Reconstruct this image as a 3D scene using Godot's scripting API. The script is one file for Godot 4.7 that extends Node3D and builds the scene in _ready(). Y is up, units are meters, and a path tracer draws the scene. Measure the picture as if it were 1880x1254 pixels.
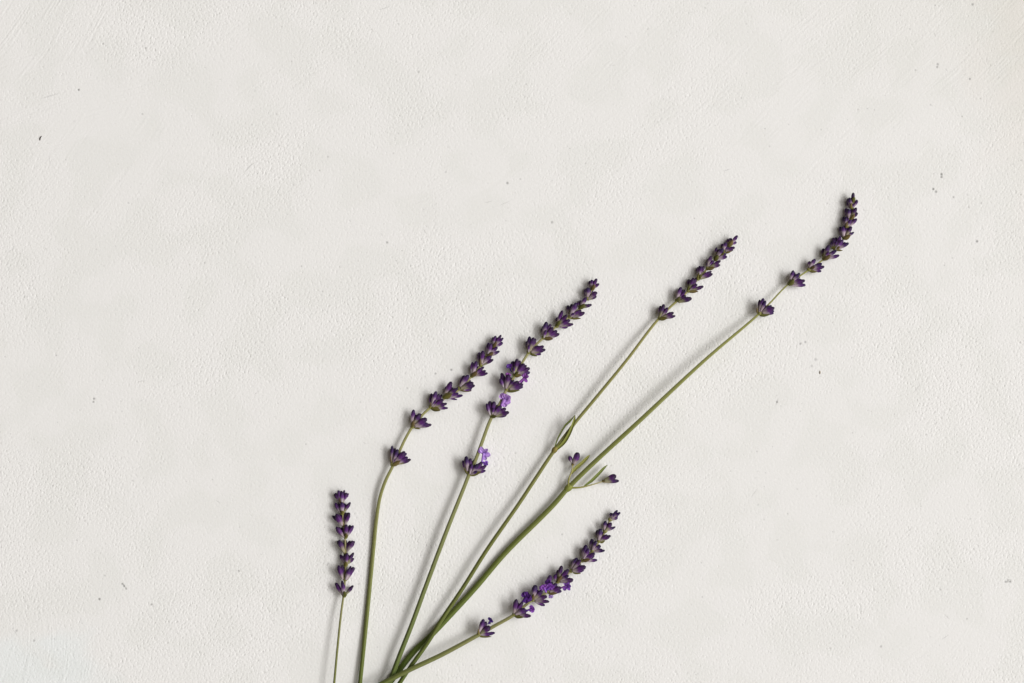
extends Node3D
# Six sprigs of lavender lying on a rough white plastered surface, seen straight from above.
# Plan positions are written in a drawing unit of a quarter of a millimetre, origin at the upper left of the visible part.

const UNIT := 0.00025
const EYE := 0.9
var taken := {}
var rng := RandomNumberGenerator.new()
var stem_mat: StandardMaterial3D
var bud_mat: StandardMaterial3D
var bract_mat: StandardMaterial3D
var leaf_mat: StandardMaterial3D
var petal_mat: StandardMaterial3D
var bud_meshes: Array[ArrayMesh] = []
var bract_meshes: Array[ArrayMesh] = []
var root: Node3D          # the sprig being built
var path: Array[Vector4] = []   # its stem: plan x, plan y, height, radius
var frame := Vector3(0, 0, 1)   # detail drawings: origin and scale
var spread := 1.0


func _ready():
	# --- camera
	var cam := Camera3D.new()
	cam.name = "camera"
	cam.fov = rad_to_deg(2.0 * atan(627.0 * UNIT / EYE))
	cam.near = 0.05
	cam.far = 30.0
	add_child(cam)
	cam.position = Vector3(0, EYE, 0)
	cam.rotation = Vector3(-PI / 2, 0, 0)
	cam.current = true
	# --- surroundings: a dim pale room all round
	var env := Environment.new()
	env.background_mode = Environment.BG_COLOR
	env.background_color = Color(1.0, 0.93, 0.84)
	env.background_energy_multiplier = 0.09
	env.tonemap_mode = Environment.TONE_MAPPER_LINEAR
	env.tonemap_exposure = 1.0
	env.sdfgi_enabled = true
	env.ssao_enabled = true
	env.ssil_enabled = true
	var we := WorldEnvironment.new()
	we.name = "environment"
	we.environment = env
	add_child(we)
	# --- daylight from the right: a window, and a wide unseen light added for fill
	var key := AreaLight3D.new()
	key.name = "window_light"
	key.area_size = Vector2(7.0, 3.0)
	key.area_normalize_energy = true
	key.light_color = Color(0.995, 0.99, 1.0)
	key.light_energy = 100.0
	key.area_range = 30.0
	key.area_attenuation = 2.0
	key.shadow_enabled = true
	add_child(key)
	key.look_at_from_position(Vector3(8.5, 8.5, -0.5), Vector3.ZERO, Vector3.UP)
	var wide := AreaLight3D.new()
	wide.name = "wide_fill_light"
	wide.area_size = Vector2(20.0, 15.0)
	wide.area_normalize_energy = true
	wide.light_color = Color(0.995, 0.99, 1.0)
	wide.light_energy = 161.0
	wide.area_range = 30.0
	wide.area_attenuation = 2.0
	wide.shadow_enabled = true
	add_child(wide)
	wide.look_at_from_position(Vector3(8.4, 9.6, 0.4), Vector3.ZERO, Vector3.UP)

	rng.seed = 20240611
	materials()
	plaster()
	for k in 8:
		bud_meshes.append(bud_mesh(k))
	for k in 4:
		bract_meshes.append(bract_mesh(k))
	sprig_short()
	sprig_bent()
	sprig_open_flowers()
	sprig_leaf_pair()
	sprig_long()
	sprig_low()
	debris()


# ---------------------------------------------------------------- helpers

func lin(r: float, g: float, b: float) -> Color:
	return Color(r / 255.0, g / 255.0, b / 255.0).srgb_to_linear()


func P(x: float, y: float, h: float) -> Vector3:
	var k := UNIT * (1.0 - h / EYE)
	return Vector3((x - 940.0) * k, h, (y - 627.0) * k)


func numbered(called: String) -> String:
	var n: int = taken.get(called, 0)
	taken[called] = n + 1
	return called if n == 0 else "%s_%03d" % [called, n]


func put(called: String, mesh: Mesh, mat: Material, parent: Node3D, at := Transform3D()) -> MeshInstance3D:
	var o := MeshInstance3D.new()
	o.name = called
	o.mesh = mesh
	o.material_override = mat
	o.transform = at
	parent.add_child(o, true)
	return o


# a sheet of rows x cols vertices joined into triangles that face along their normals
func sheet(v: PackedVector3Array, n: PackedVector3Array, c: PackedColorArray, rows: int, cols: int, uv := PackedVector2Array()) -> ArrayMesh:
	var ix := PackedInt32Array()
	for i in rows - 1:
		for j in cols - 1:
			var a := i * cols + j
			var q := [[a, a + 1, a + cols], [a + 1, a + cols + 1, a + cols]]
			for t in q:
				var fn: Vector3 = (v[t[1]] - v[t[0]]).cross(v[t[2]] - v[t[0]])
				if fn.dot(n[t[0]] + n[t[1]] + n[t[2]]) > 0.0:
					ix.append_array(PackedInt32Array([t[0], t[2], t[1]]))
				else:
					ix.append_array(PackedInt32Array([t[0], t[1], t[2]]))
	var arr := []
	arr.resize(Mesh.ARRAY_MAX)
	arr[Mesh.ARRAY_VERTEX] = v
	arr[Mesh.ARRAY_NORMAL] = n
	if c.size():
		arr[Mesh.ARRAY_COLOR] = c
	if uv.size():
		arr[Mesh.ARRAY_TEX_UV] = uv
	arr[Mesh.ARRAY_INDEX] = ix
	var m := ArrayMesh.new()
	m.add_surface_from_arrays(Mesh.PRIMITIVE_TRIANGLES, arr)
	return m


# normals of a grid of points by differences; out_from: points they should look away from (one per row)
func grid_normals(v: PackedVector3Array, rows: int, cols: int, wrap: bool) -> PackedVector3Array:
	var n := PackedVector3Array()
	n.resize(v.size())
	for i in rows:
		for j in cols:
			var jl := j - 1
			var jr := j + 1
			if wrap:
				jl = jl if jl >= 0 else cols - 2
				jr = jr if jr < cols else 1
			else:
				jl = maxi(jl, 0)
				jr = mini(jr, cols - 1)
			var du := v[i * cols + jr] - v[i * cols + jl]
			var dv := v[mini(i + 1, rows - 1) * cols + j] - v[maxi(i - 1, 0) * cols + j]
			var k := dv.cross(du)
			n[i * cols + j] = k.normalized() if k.length() > 1e-14 else Vector3.UP
	return n


func merged(parts: Array) -> ArrayMesh:
	var st := SurfaceTool.new()
	st.begin(Mesh.PRIMITIVE_TRIANGLES)
	for p in parts:
		st.append_from(p, 0, Transform3D())
	return st.commit()


# a tube along points (x, y, z, radius w); lobes > 0 makes it ridged; colour_of(t, angle) gives its colour
func tube(pts: Array[Vector4], segs: int, ridges: float, twist: float, c0: Color, c1: Color, blotch := 0.12) -> ArrayMesh:
	var v := PackedVector3Array()
	var n := PackedVector3Array()
	var c := PackedColorArray()
	var cols := segs + 1
	var noise := FastNoiseLite.new()
	noise.seed = 77 + int(c0.r * 999.0)
	noise.frequency = 1.0
	var along := 0.0
	for i in pts.size():
		var p := Vector3(pts[i].x, pts[i].y, pts[i].z)
		var a := pts[maxi(i - 1, 0)]
		var b := pts[mini(i + 1, pts.size() - 1)]
		var d := Vector3(b.x - a.x, b.y - a.y, b.z - a.z).normalized()
		if i > 0:
			along += Vector3(pts[i].x - pts[i - 1].x, pts[i].y - pts[i - 1].y, pts[i].z - pts[i - 1].z).length()
		var side := d.cross(Vector3.UP).normalized()
		var up := side.cross(d).normalized()
		var t := float(i) / (pts.size() - 1)
		for j in cols:
			var an := TAU * j / segs
			var ra: float = pts[i].w * (1.0 + ridges * cos(4.0 * (an + twist * t)))
			var dn := side * cos(an) + up * sin(an)
			v.append(p + dn * ra)
			n.append(dn)
			var f: float = 1.0 + blotch * noise.get_noise_2d(along * 420.0, float(j % segs) * 0.9) * 2.0
			var ridge: float = 0.5 + 0.5 * cos(4.0 * (an + twist * t))
			var cc := c0.lerp(c1, t)
			cc = cc.lerp(Color(cc.r * 1.2, cc.g * 1.18, cc.b * 1.15), ridge * minf(ridges * 8.0, 1.0))
			c.append(Color(cc.r * f, cc.g * f, cc.b * f))
	var gn := grid_normals(v, pts.size(), cols, true)
	for k in gn.size():
		if gn[k].dot(n[k]) < 0.0:
			gn[k] = -gn[k]
	return sheet(v, gn, c, pts.size(), cols)


func smooth_path(p: Array, step := 6.0) -> Array[Vector4]:
	var out: Array[Vector4] = []
	for i in p.size() - 1:
		var p0: Vector4 = p[maxi(i - 1, 0)]
		var p1: Vector4 = p[i]
		var p2: Vector4 = p[i + 1]
		var p3: Vector4 = p[mini(i + 2, p.size() - 1)]
		var d1 := Vector2(p2.x - p1.x, p2.y - p1.y).length()
		var d0 := maxf(Vector2(p1.x - p0.x, p1.y - p0.y).length(), 1.0)
		var d2 := maxf(Vector2(p3.x - p2.x, p3.y - p2.y).length(), 1.0)
		var m1: Vector4 = (p2 - p1) if i == 0 else ((p1 - p0) / d0 * d1 + (p2 - p1)) * 0.5
		var m2: Vector4 = (p2 - p1) if i == p.size() - 2 else ((p2 - p1) + (p3 - p2) / d2 * d1) * 0.5
		var k := maxi(2, int(d1 / step))
		for j in k:
			var t := float(j) / k
			var t2 := t * t
			var t3 := t2 * t
			out.append(p1 * (2 * t3 - 3 * t2 + 1) + m1 * (t3 - 2 * t2 + t) + p2 * (-2 * t3 + 3 * t2) + m2 * (t3 - t2))
	out.append(p[p.size() - 1])
	return out


# ---------------------------------------------------------------- materials

func materials():
	stem_mat = StandardMaterial3D.new()
	stem_mat.vertex_color_use_as_albedo = true
	stem_mat.roughness = 0.55
	stem_mat.metallic_specular = 0.28
	bud_mat = StandardMaterial3D.new()
	bud_mat.vertex_color_use_as_albedo = true
	bud_mat.roughness = 0.62
	bud_mat.metallic_specular = 0.4
	bud_mat.rim_enabled = true
	bud_mat.rim = 0.1
	bud_mat.rim_tint = 0.5
	bract_mat = StandardMaterial3D.new()
	bract_mat.vertex_color_use_as_albedo = true
	bract_mat.roughness = 0.6
	bract_mat.cull_mode = BaseMaterial3D.CULL_DISABLED
	bract_mat.backlight_enabled = true
	bract_mat.backlight = Color(0.28, 0.3, 0.1)
	leaf_mat = bract_mat.duplicate()
	petal_mat = StandardMaterial3D.new()
	petal_mat.vertex_color_use_as_albedo = true
	petal_mat.roughness = 0.5
	petal_mat.cull_mode = BaseMaterial3D.CULL_DISABLED
	petal_mat.backlight_enabled = true
	petal_mat.backlight = Color(0.62, 0.6, 0.7)


# ---------------------------------------------------------------- the plastered surface

func plaster():
	var w := 2048
	var h := 1463
	var grain := FastNoiseLite.new()
	grain.noise_type = FastNoiseLite.TYPE_SIMPLEX_SMOOTH
	grain.seed = 11
	grain.frequency = 0.21
	grain.fractal_type = FastNoiseLite.FRACTAL_FBM
	grain.fractal_octaves = 2
	grain.fractal_gain = 0.6
	var dents := FastNoiseLite.new()
	dents.noise_type = FastNoiseLite.TYPE_SIMPLEX_SMOOTH
	dents.seed = 91
	dents.frequency = 0.2
	dents.fractal_type = FastNoiseLite.FRACTAL_FBM
	dents.fractal_octaves = 2
	dents.fractal_gain = 0.6
	var fine := FastNoiseLite.new()
	fine.noise_type = FastNoiseLite.TYPE_VALUE_CUBIC
	fine.seed = 7
	fine.frequency = 0.36
	fine.fractal_type = FastNoiseLite.FRACTAL_NONE
	var stroke := FastNoiseLite.new()
	stroke.noise_type = FastNoiseLite.TYPE_SIMPLEX_SMOOTH
	stroke.seed = 23
	stroke.frequency = 1.0
	stroke.fractal_type = FastNoiseLite.FRACTAL_NONE
	var slow := FastNoiseLite.new()
	slow.noise_type = FastNoiseLite.TYPE_SIMPLEX_SMOOTH
	slow.seed = 5
	slow.frequency = 0.0032
	slow.fractal_octaves = 4
	slow.fractal_type = FastNoiseLite.FRACTAL_FBM
	var heights := PackedFloat32Array()
	heights.resize(w * h)
	var tones := PackedByteArray()
	tones.resize(w * h * 3)
	var ux := 2800.0 / w
	var uy := 2000.0 / h
	# slowly varying fields on a coarse lattice
	var cw := w / 16 + 2
	var ch := h / 16 + 2
	var patches := []
	for q in [[40, 30, 190, 150, 57, 1.0, 0.0006], [110, 190, 260, 110, 17, 0.8, -0.0003], [1640, 70, 330, 200, 42, 0.8, 0.0003], [1250, 180, 320, 200, 39, 0.55, 0.0004], [1020, 60, 220, 120, 48, 0.5, 0.0], [1640, 330, 300, 180, 52, 0.4, 0.0002], [960, 320, 160, 110, 30, 0.4, 0.001], [220, 330, 240, 160, 55, 0.5, 0.0003], [430, 880, 240, 200, 40, 0.35, 0.0005], [1450, 900, 300, 200, 35, 0.3, 0.0004], [500, 130, 150, 130, 35, 0.45, 0.0], [50, 1215, 150, 110, 78, 0.9, 0.002],
			[1810, 1085, 120, 60, -4, 0.6, 0.001], [840, 330, 170, 120, 28, 0.5, 0.001], [40, 700, 120, 160, 50, 0.4, 0.001], [1700, 1190, 160, 90, 40, 0.5, 0.002], [1560, 240, 220, 100, 44, 0.4, 0.0], [300, 560, 200, 120, 62, 0.3, 0.001], [1010, 1180, 200, 90, 12, 0.3, 0.001]]:
		patches.append([float(q[0]), float(q[1]), float(q[2]), float(q[3]), cos(deg_to_rad(q[4])), sin(deg_to_rad(q[4])), q[5], q[6]])
	var f_blot := PackedFloat32Array()
	var f_grain := PackedFloat32Array()
	for j in ch:
		for i in cw:
			var x := i * 16 * ux - 460.0
			var y := j * 16 * uy - 373.0
			f_blot.append(slow.get_noise_2d(x * 2.6 + 4000, y * 2.6))
			f_grain.append(clampf(0.8 + 1.1 * slow.get_noise_2d(x - 2000, y + 800) , 0.42, 1.12))
	for j in h:
		var y := (j + 0.5) * uy - 373.0
		var cj := j / 16
		for i in w:
			var x := (i + 0.5) * ux - 460.0
			var ci := cj * cw + i / 16
			# bilinear on the lattice
			var fx := (i % 16) / 16.0
			var fy := (j % 16) / 16.0
			var ga: float = lerpf(lerpf(f_grain[ci], f_grain[ci + 1], fx), lerpf(f_grain[ci + cw], f_grain[ci + cw + 1], fx), fy)
			var g := grain.get_noise_2d(x * 1.15 + y * 0.35, y * 0.72)
			var g2 := dents.get_noise_2d(x + y * 0.2, y * 0.7)
			var z := ga * (0.24 * g + 0.36 * fine.get_noise_2d(x, y) - 2.4 * maxf(g2 - 0.24, 0.0) + 1.1 * maxf(-g2 - 0.36, 0.0))
			# strokes of the trowel, patch by patch: centre, half extents, direction, depth
			for q in patches:
				var ox: float = x - q[0]
				var oy: float = y - q[1]
				var near: float = 1.0 - (ox * ox) / (q[2] * q[2]) - (oy * oy) / (q[3] * q[3])
				if near > 0.0:
					var al: float = ox * q[4] - oy * q[5]
					var ac: float = ox * q[5] + oy * q[4] + al * al * q[7]
					var on: float = clampf(0.25 + 1.6 * stroke.get_noise_2d(ac * 0.03 + 40.0, al * 0.006), 0.0, 1.0)
					z = z * (1.0 - 0.35 * minf(near * 2.0, 1.0)) + q[6] * minf(near * 2.2, 1.0) * on * 0.42 * stroke.get_noise_2d(ac * 0.2 + q[0], al * 0.012)
			var blot: float = lerpf(lerpf(f_blot[ci], f_blot[ci + 1], fx), lerpf(f_blot[ci + cw], f_blot[ci + cw + 1], fx), fy)
			z += blot * 0.25
			heights[j * w + i] = z
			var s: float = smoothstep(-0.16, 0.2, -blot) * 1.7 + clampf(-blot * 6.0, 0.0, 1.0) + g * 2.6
			# a warm stain and window falloff painted in at the upper right, a smear of cooler white at the lower left
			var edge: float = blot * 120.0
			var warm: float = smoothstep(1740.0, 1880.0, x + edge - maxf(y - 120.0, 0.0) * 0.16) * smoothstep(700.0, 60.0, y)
			var painted_falloff: float = smoothstep(1380.0, 1850.0, x + edge) * smoothstep(330.0, -40.0, y + edge) * 5.0
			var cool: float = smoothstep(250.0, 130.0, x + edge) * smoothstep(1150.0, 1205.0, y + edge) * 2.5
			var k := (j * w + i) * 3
			tones[k] = int(clampf(234.0 - s - painted_falloff - 4.0 * warm - cool, 0, 255))
			tones[k + 1] = int(clampf(233.0 - s * 0.85 - painted_falloff - 5.5 * warm + cool * 0.4, 0, 255))
			tones[k + 2] = int(clampf(227.8 - s * 1.1 - painted_falloff * 1.3 - 7.5 * warm + cool * 0.9, 0, 255))
	# pinholes and scratches
	var marks: Array[Vector4] = []   # plan x, plan y, radius, strength
	for m in [[144, 165, 1.7, 1.0], [1780, 145, 1.8, 0.7], [1728, 320, 2.2, 0.8], [1728, 325, 2.0, 0.8], [1713, 347, 2.0, 0.9], [1718, 352, 2.4, 0.6], [1793, 443, 2.2, 0.7], [1750, 362, 1.8, 0.5],
			[182, 1100, 2.2, 0.8], [278, 1110, 2.0, 0.6], [224, 1072, 2.0, 0.6], [227, 1076, 2.0, 0.6], [231, 1081, 1.8, 0.5], [172, 732, 2.0, 0.7], [171, 738, 1.8, 0.6], [931, 336, 2.4, 0.6], [710, 445, 2.0, 0.6],
			[267, 88, 1.8, 0.5], [768, 132, 2.2, 0.35], [1469, 631, 2.2, 0.5], [1478, 628, 2.0, 0.5], [1426, 738, 2.0, 0.6], [1497, 660, 2.6, 0.35], [1490, 672, 2.4, 0.3], [1785, 8, 2.4, 0.5], [1721, 118, 2.2, 0.5], [1720, 123, 2.2, 0.5],
			[828, 679, 2.0, 0.7], [799, 686, 2.0, 0.5], [1013, 408, 2.4, 0.4], [1850, 1066, 2.0, 0.5], [1854, 1068, 2.0, 0.5], [1846, 1068, 2.0, 0.5], [438, 1048, 2.0, 0.5], [30, 1158, 2.4, 0.35], [62, 1176, 2.2, 0.4], [1617, 1187, 2.2, 0.4]]:
		marks.append(Vector4(m[0], m[1], m[2], m[3]))
	for k in 2600:
		marks.append(Vector4(rng.randf_range(-450, 2330), rng.randf_range(-365, 1620), rng.randf_range(0.8, 1.7), 0.05 + 0.33 * pow(rng.randf(), 2.4)))
	for m in marks:
		var ci := int((m.x + 460.0) / ux)
		var cj := int((m.y + 373.0) / uy)
		for dj in range(-3, 4):
			for di in range(-3, 4):
				var i := ci + di
				var j := cj + dj
				if i < 0 or j < 0 or i >= w or j >= h:
					continue
				var far: float = Vector2((i + 0.5) * ux - 460.0 - m.x, (j + 0.5) * uy - 373.0 - m.y).length() / m.z
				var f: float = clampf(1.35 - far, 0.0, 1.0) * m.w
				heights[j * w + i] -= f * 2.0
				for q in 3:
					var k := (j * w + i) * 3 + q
					tones[k] = int(tones[k] * (1.0 - 0.4 * f))  # shade inside the pinholes, painted into the tone
	# scratches: plan x, plan y, direction, length, bend, strength
	var scratches := [[92, 176, -16, 40, 0.0, 0.5], [455, 305, -62, 34, 0.018, 0.6], [228, 1076, 55, 14, 0.0, 0.9], [1850, 1068, -3, 16, 0.0, 0.7], [1852, 1064, 6, 12, 0.0, 0.5], [1716, 63, 60, 12, 0.02, 0.5], [1737, 128, 50, 10, 0.0, 0.4], [780, 425, 62, 12, 0.0, 0.5],
		[1426, 738, -70, 16, 0.0, 0.5], [1738, 1132, 48, 14, 0.0, 0.5], [1812, 112, 85, 14, 0.0, 0.4], [28, 1160, 40, 16, 0.03, 0.45], [700, 430, 70, 10, 0.0, 0.35], [1735, 1170, -35, 18, 0.0, 0.4]]
	for k in 60:
		scratches.append([rng.randf_range(-300, 2200), rng.randf_range(-200, 1500), rng.randf_range(0, 180), rng.randf_range(6, 26), rng.randf_range(-0.02, 0.02), rng.randf_range(0.15, 0.5)])
	for q in scratches:
		var dir := Vector2.from_angle(deg_to_rad(q[2]))
		var at: Vector2 = Vector2(q[0], q[1]) - dir * q[3] * 0.5
		for n in int(q[3] / 0.6):
			at += dir * 0.6
			dir = dir.rotated(q[4] * 0.6)
			var i := int((at.x + 460.0) / ux)
			var j := int((at.y + 373.0) / uy)
			if i > 0 and j > 0 and i < w - 1 and j < h - 1:
				var f: float = q[5] * sin(PI * (n + 0.5) / (q[3] / 0.6))
				heights[j * w + i] -= f * 0.35
				for c in 3:
					tones[(j * w + i) * 3 + c] = int(tones[(j * w + i) * 3 + c] * (1.0 - 0.1 * f))
	var m := StandardMaterial3D.new()
	m.resource_name = "white_plaster"
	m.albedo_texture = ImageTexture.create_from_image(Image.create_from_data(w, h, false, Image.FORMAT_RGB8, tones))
	m.heightmap_enabled = true
	m.heightmap_scale = 0.0145
	m.heightmap_texture = ImageTexture.create_from_image(Image.create_from_data(w, h, false, Image.FORMAT_RF, heights.to_byte_array()))
	m.roughness = 0.9
	m.metallic_specular = 0.25
	# a slab 2.1 m by 1.5 m; the pattern is mirrored at its seams outside the drawing
	var st := SurfaceTool.new()
	st.begin(Mesh.PRIMITIVE_TRIANGLES)
	for tj in [-1, 0, 1]:
		for ti in [-1, 0, 1]:
			var c := [Vector2(0, 0), Vector2(1, 0), Vector2(1, 1), Vector2(0, 0), Vector2(1, 1), Vector2(0, 1)]
			for q in c:
				var uv := Vector2(1.0 - q.x if ti != 0 else q.x, 1.0 - q.y if tj != 0 else q.y)
				st.set_normal(Vector3.UP)
				st.set_uv(uv)
				st.add_vertex(Vector3((q.x - 0.5 + ti) * 2800.0 * UNIT, 0.0, (q.y - 0.5 + tj) * 2000.0 * UNIT))
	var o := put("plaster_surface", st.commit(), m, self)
	o.set_meta("kind", "structure")
	o.set_meta("label", "rough off-white plastered surface with fine trowel strokes and pinholes under the sprigs")
	o.set_meta("category", "plaster surface")


# ---------------------------------------------------------------- shapes of the plant

# a closed flower: a ribbed club one unit long along -z, one unit wide, pale at the base and violet at the tip
func bud_mesh(kind: int) -> ArrayMesh:
	var r := RandomNumberGenerator.new()
	r.seed = 300 + kind
	var rows := 17
	var segs := 20
	var cols := segs + 1
	var v := PackedVector3Array()
	var c := PackedColorArray()
	var out := PackedVector3Array()
	var bend := r.randf_range(-0.05, 0.07)
	var fat := r.randf_range(0.5, 0.68)
	var start := r.randf_range(0.16, 0.34)
	var pale := [lin(167, 152, 150), lin(152, 144, 116), lin(177, 160, 167), lin(142, 139, 106), lin(162, 144, 150), lin(146, 133, 133), lin(180, 169, 171), lin(139, 135, 99)][kind] as Color
	var mid := [lin(83, 34, 102), lin(72, 28, 93), lin(89, 40, 111), lin(76, 29, 92), lin(68, 27, 95), lin(79, 30, 95), lin(94, 46, 114), lin(66, 26, 86)][kind] as Color
	var tip := [lin(40, 14, 55), lin(35, 12, 50), lin(45, 20, 67), lin(37, 12, 48), lin(30, 12, 53), lin(44, 14, 55), lin(50, 24, 71), lin(33, 11, 45)][kind] as Color
	var noise := FastNoiseLite.new()
	noise.seed = 60 + kind
	noise.frequency = 1.0
	for i in rows:
		var t := float(i) / (rows - 1)
		# a narrow foot, a swelling calyx, a mouth with a small lip, then the closed petals
		var ra := 0.5 * (0.5 + 0.5 * smoothstep(0.0, fat, t))
		ra *= 1.0 - 0.16 * smoothstep(0.74, 0.82, t)
		if t > 0.8:
			var q := (t - 0.8) / 0.2
			ra *= sqrt(maxf(1.0 - q * q, 0.0)) * 0.96 + 0.001
		if t < 0.06:
			ra *= sqrt(t / 0.06) * 0.9 + 0.1
		for j in cols:
			var an := TAU * j / segs
			var rib := cos(an * 5.0 + kind)
			var rr := ra * (1.0 + 0.07 * rib * smoothstep(0.05, 0.3, t))
			if t > 0.78:
				rr = ra * (1.0 + 0.14 * cos(an * 4.0 + kind) * (1.0 - t) * 3.0)
			v.append(Vector3(cos(an) * rr, sin(an) * rr + bend * sin(t * PI), -t))
			out.append(Vector3(cos(an), sin(an), -0.3 + t * 0.6))
			var nn := noise.get_noise_3d(cos(an) * 1.3, sin(an) * 1.3, t * 3.0)
			var w1 := smoothstep(start, start + 0.34, t + 0.12 * nn + 0.03 * rib)
			var w2 := smoothstep(0.5, 0.92, t + 0.12 * nn)
			var cc := pale.lerp(mid, w1).lerp(tip, w2)
			var f := 1.0 + 0.3 * nn + 0.14 * rib * (1.0 - w2)
			c.append(Color(cc.r * f, cc.g * f, cc.b * f))
	var n := grid_normals(v, rows, cols, true)
	for k in n.size():
		if n[k].dot(out[k]) < 0.0:
			n[k] = -n[k]
	for j in cols:
		n[j] = Vector3(0, 0, 1)
		n[(rows - 1) * cols + j] = Vector3(0, 0, -1)
	return sheet(v, n, c, rows, cols)


# a small pointed scale leaf, one unit long along -z, one unit wide, cupped, of real thickness
func bract_mesh(kind: int) -> ArrayMesh:
	var r := RandomNumberGenerator.new()
	r.seed = 500 + kind
	var rows := 12
	var cols := 9
	var base := [lin(110, 107, 41), lin(96, 95, 33), lin(120, 110, 53), lin(103, 93, 43)][kind] as Color
	var edge := [lin(83, 72, 34), lin(79, 79, 29), lin(105, 83, 52), lin(95, 72, 48)][kind] as Color
	var parts := []
	for face in [1, -1]:
		var v := PackedVector3Array()
		var c := PackedColorArray()
		for i in rows:
			var t := float(i) / (rows - 1)
			var hw := 0.5 * pow(sin(PI * pow(clampf(t * 0.94 + 0.06, 0.0, 1.0), 0.72)), 0.8) if i < rows - 1 else 0.004
			for j in cols:
				var s := float(j) / (cols - 1) * 2.0 - 1.0
				var y := -0.34 * s * s * hw * 2.0 + 0.10 * sin(t * PI) - 0.05 * cos(s * 9.0) * hw
				var thick := 0.035 * (1.0 - s * s) * (1.0 - t) + 0.004
				v.append(Vector3(s * hw, y + (0.0 if face == 1 else -thick), -t))
				var f := 1.0 + 0.16 * cos(s * 18.0) + r.randf_range(-0.08, 0.08)
				var cc := base.lerp(edge, clampf(t * 0.75 + absf(s) * 0.3, 0, 1))
				c.append(Color(cc.r * f, cc.g * f, cc.b * f))
		var n := grid_normals(v, rows, cols, false)
		for k in n.size():
			if n[k].y * face < 0.0:
				n[k] = -n[k]
		parts.append(sheet(v, n, c, rows, cols))
	return merged(parts)


func toward(a: Vector3, b: Vector3, wide: float, deep: float, roll := 0.0) -> Transform3D:
	var d := b - a
	var l := d.length()
	var z := -d / l
	var x := Vector3.UP.cross(z).normalized()
	var y := z.cross(x)
	var bs := Basis(x, y, z) * Basis(Vector3(0, 0, 1), roll)
	bs.x *= wide
	bs.y *= deep
	bs.z *= l
	return Transform3D(bs, a)


# a narrow leaf along plan points (x, y, height, half width): folded along its midrib
func leaf(called: String, pts: Array, tilt: float, col: Color, under: Color, parent: Node3D):
	var p := smooth_path(pts, 2.5)
	var cols := 7
	var parts := []
	for face in [1, -1]:
		var v := PackedVector3Array()
		var c := PackedColorArray()
		for i in p.size():
			var at := P(p[i].x, p[i].y, p[i].z) - root.position
			var a := p[maxi(i - 1, 0)]
			var b := p[mini(i + 1, p.size() - 1)]
			var d := (P(b.x, b.y, b.z) - P(a.x, a.y, a.z)).normalized()
			var side := d.cross(Vector3.UP).normalized()
			var up := side.cross(d).normalized()
			var sd := side * cos(tilt) + up * sin(tilt)
			var nr := up * cos(tilt) - side * sin(tilt)
			for j in cols:
				var s := float(j) / (cols - 1) * 2.0 - 1.0
				var hw := p[i].w * UNIT
				var thick := 0.00022 * (1.0 - s * s * 0.7) if i > 0 and i < p.size() - 1 else 0.00002
				v.append(at + sd * s * hw + nr * (0.8 * hw * absf(s) - 0.3 * hw + (0.0 if face == 1 else -thick)))
				var f := 1.0 + 0.22 * float(j == 3) + 0.1 * sin(i * 1.7 + j * 2.1)
				var cc := col if face == 1 else under
				c.append(Color(cc.r * f, cc.g * f, cc.b * f))
		var n := grid_normals(v, p.size(), cols, false)
		for k in n.size():
			var i: int = k / cols
			var a := p[maxi(i - 1, 0)]
			var b := p[mini(i + 1, p.size() - 1)]
			var d := (P(b.x, b.y, b.z) - P(a.x, a.y, a.z)).normalized()
			var side := d.cross(Vector3.UP).normalized()
			var up := side.cross(d).normalized()
			if n[k].dot(up * cos(tilt) - side * sin(tilt)) * face < 0.0:
				n[k] = -n[k]
		parts.append(sheet(v, n, c, p.size(), cols))
	return put(called, merged(parts), leaf_mat, parent)


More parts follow.
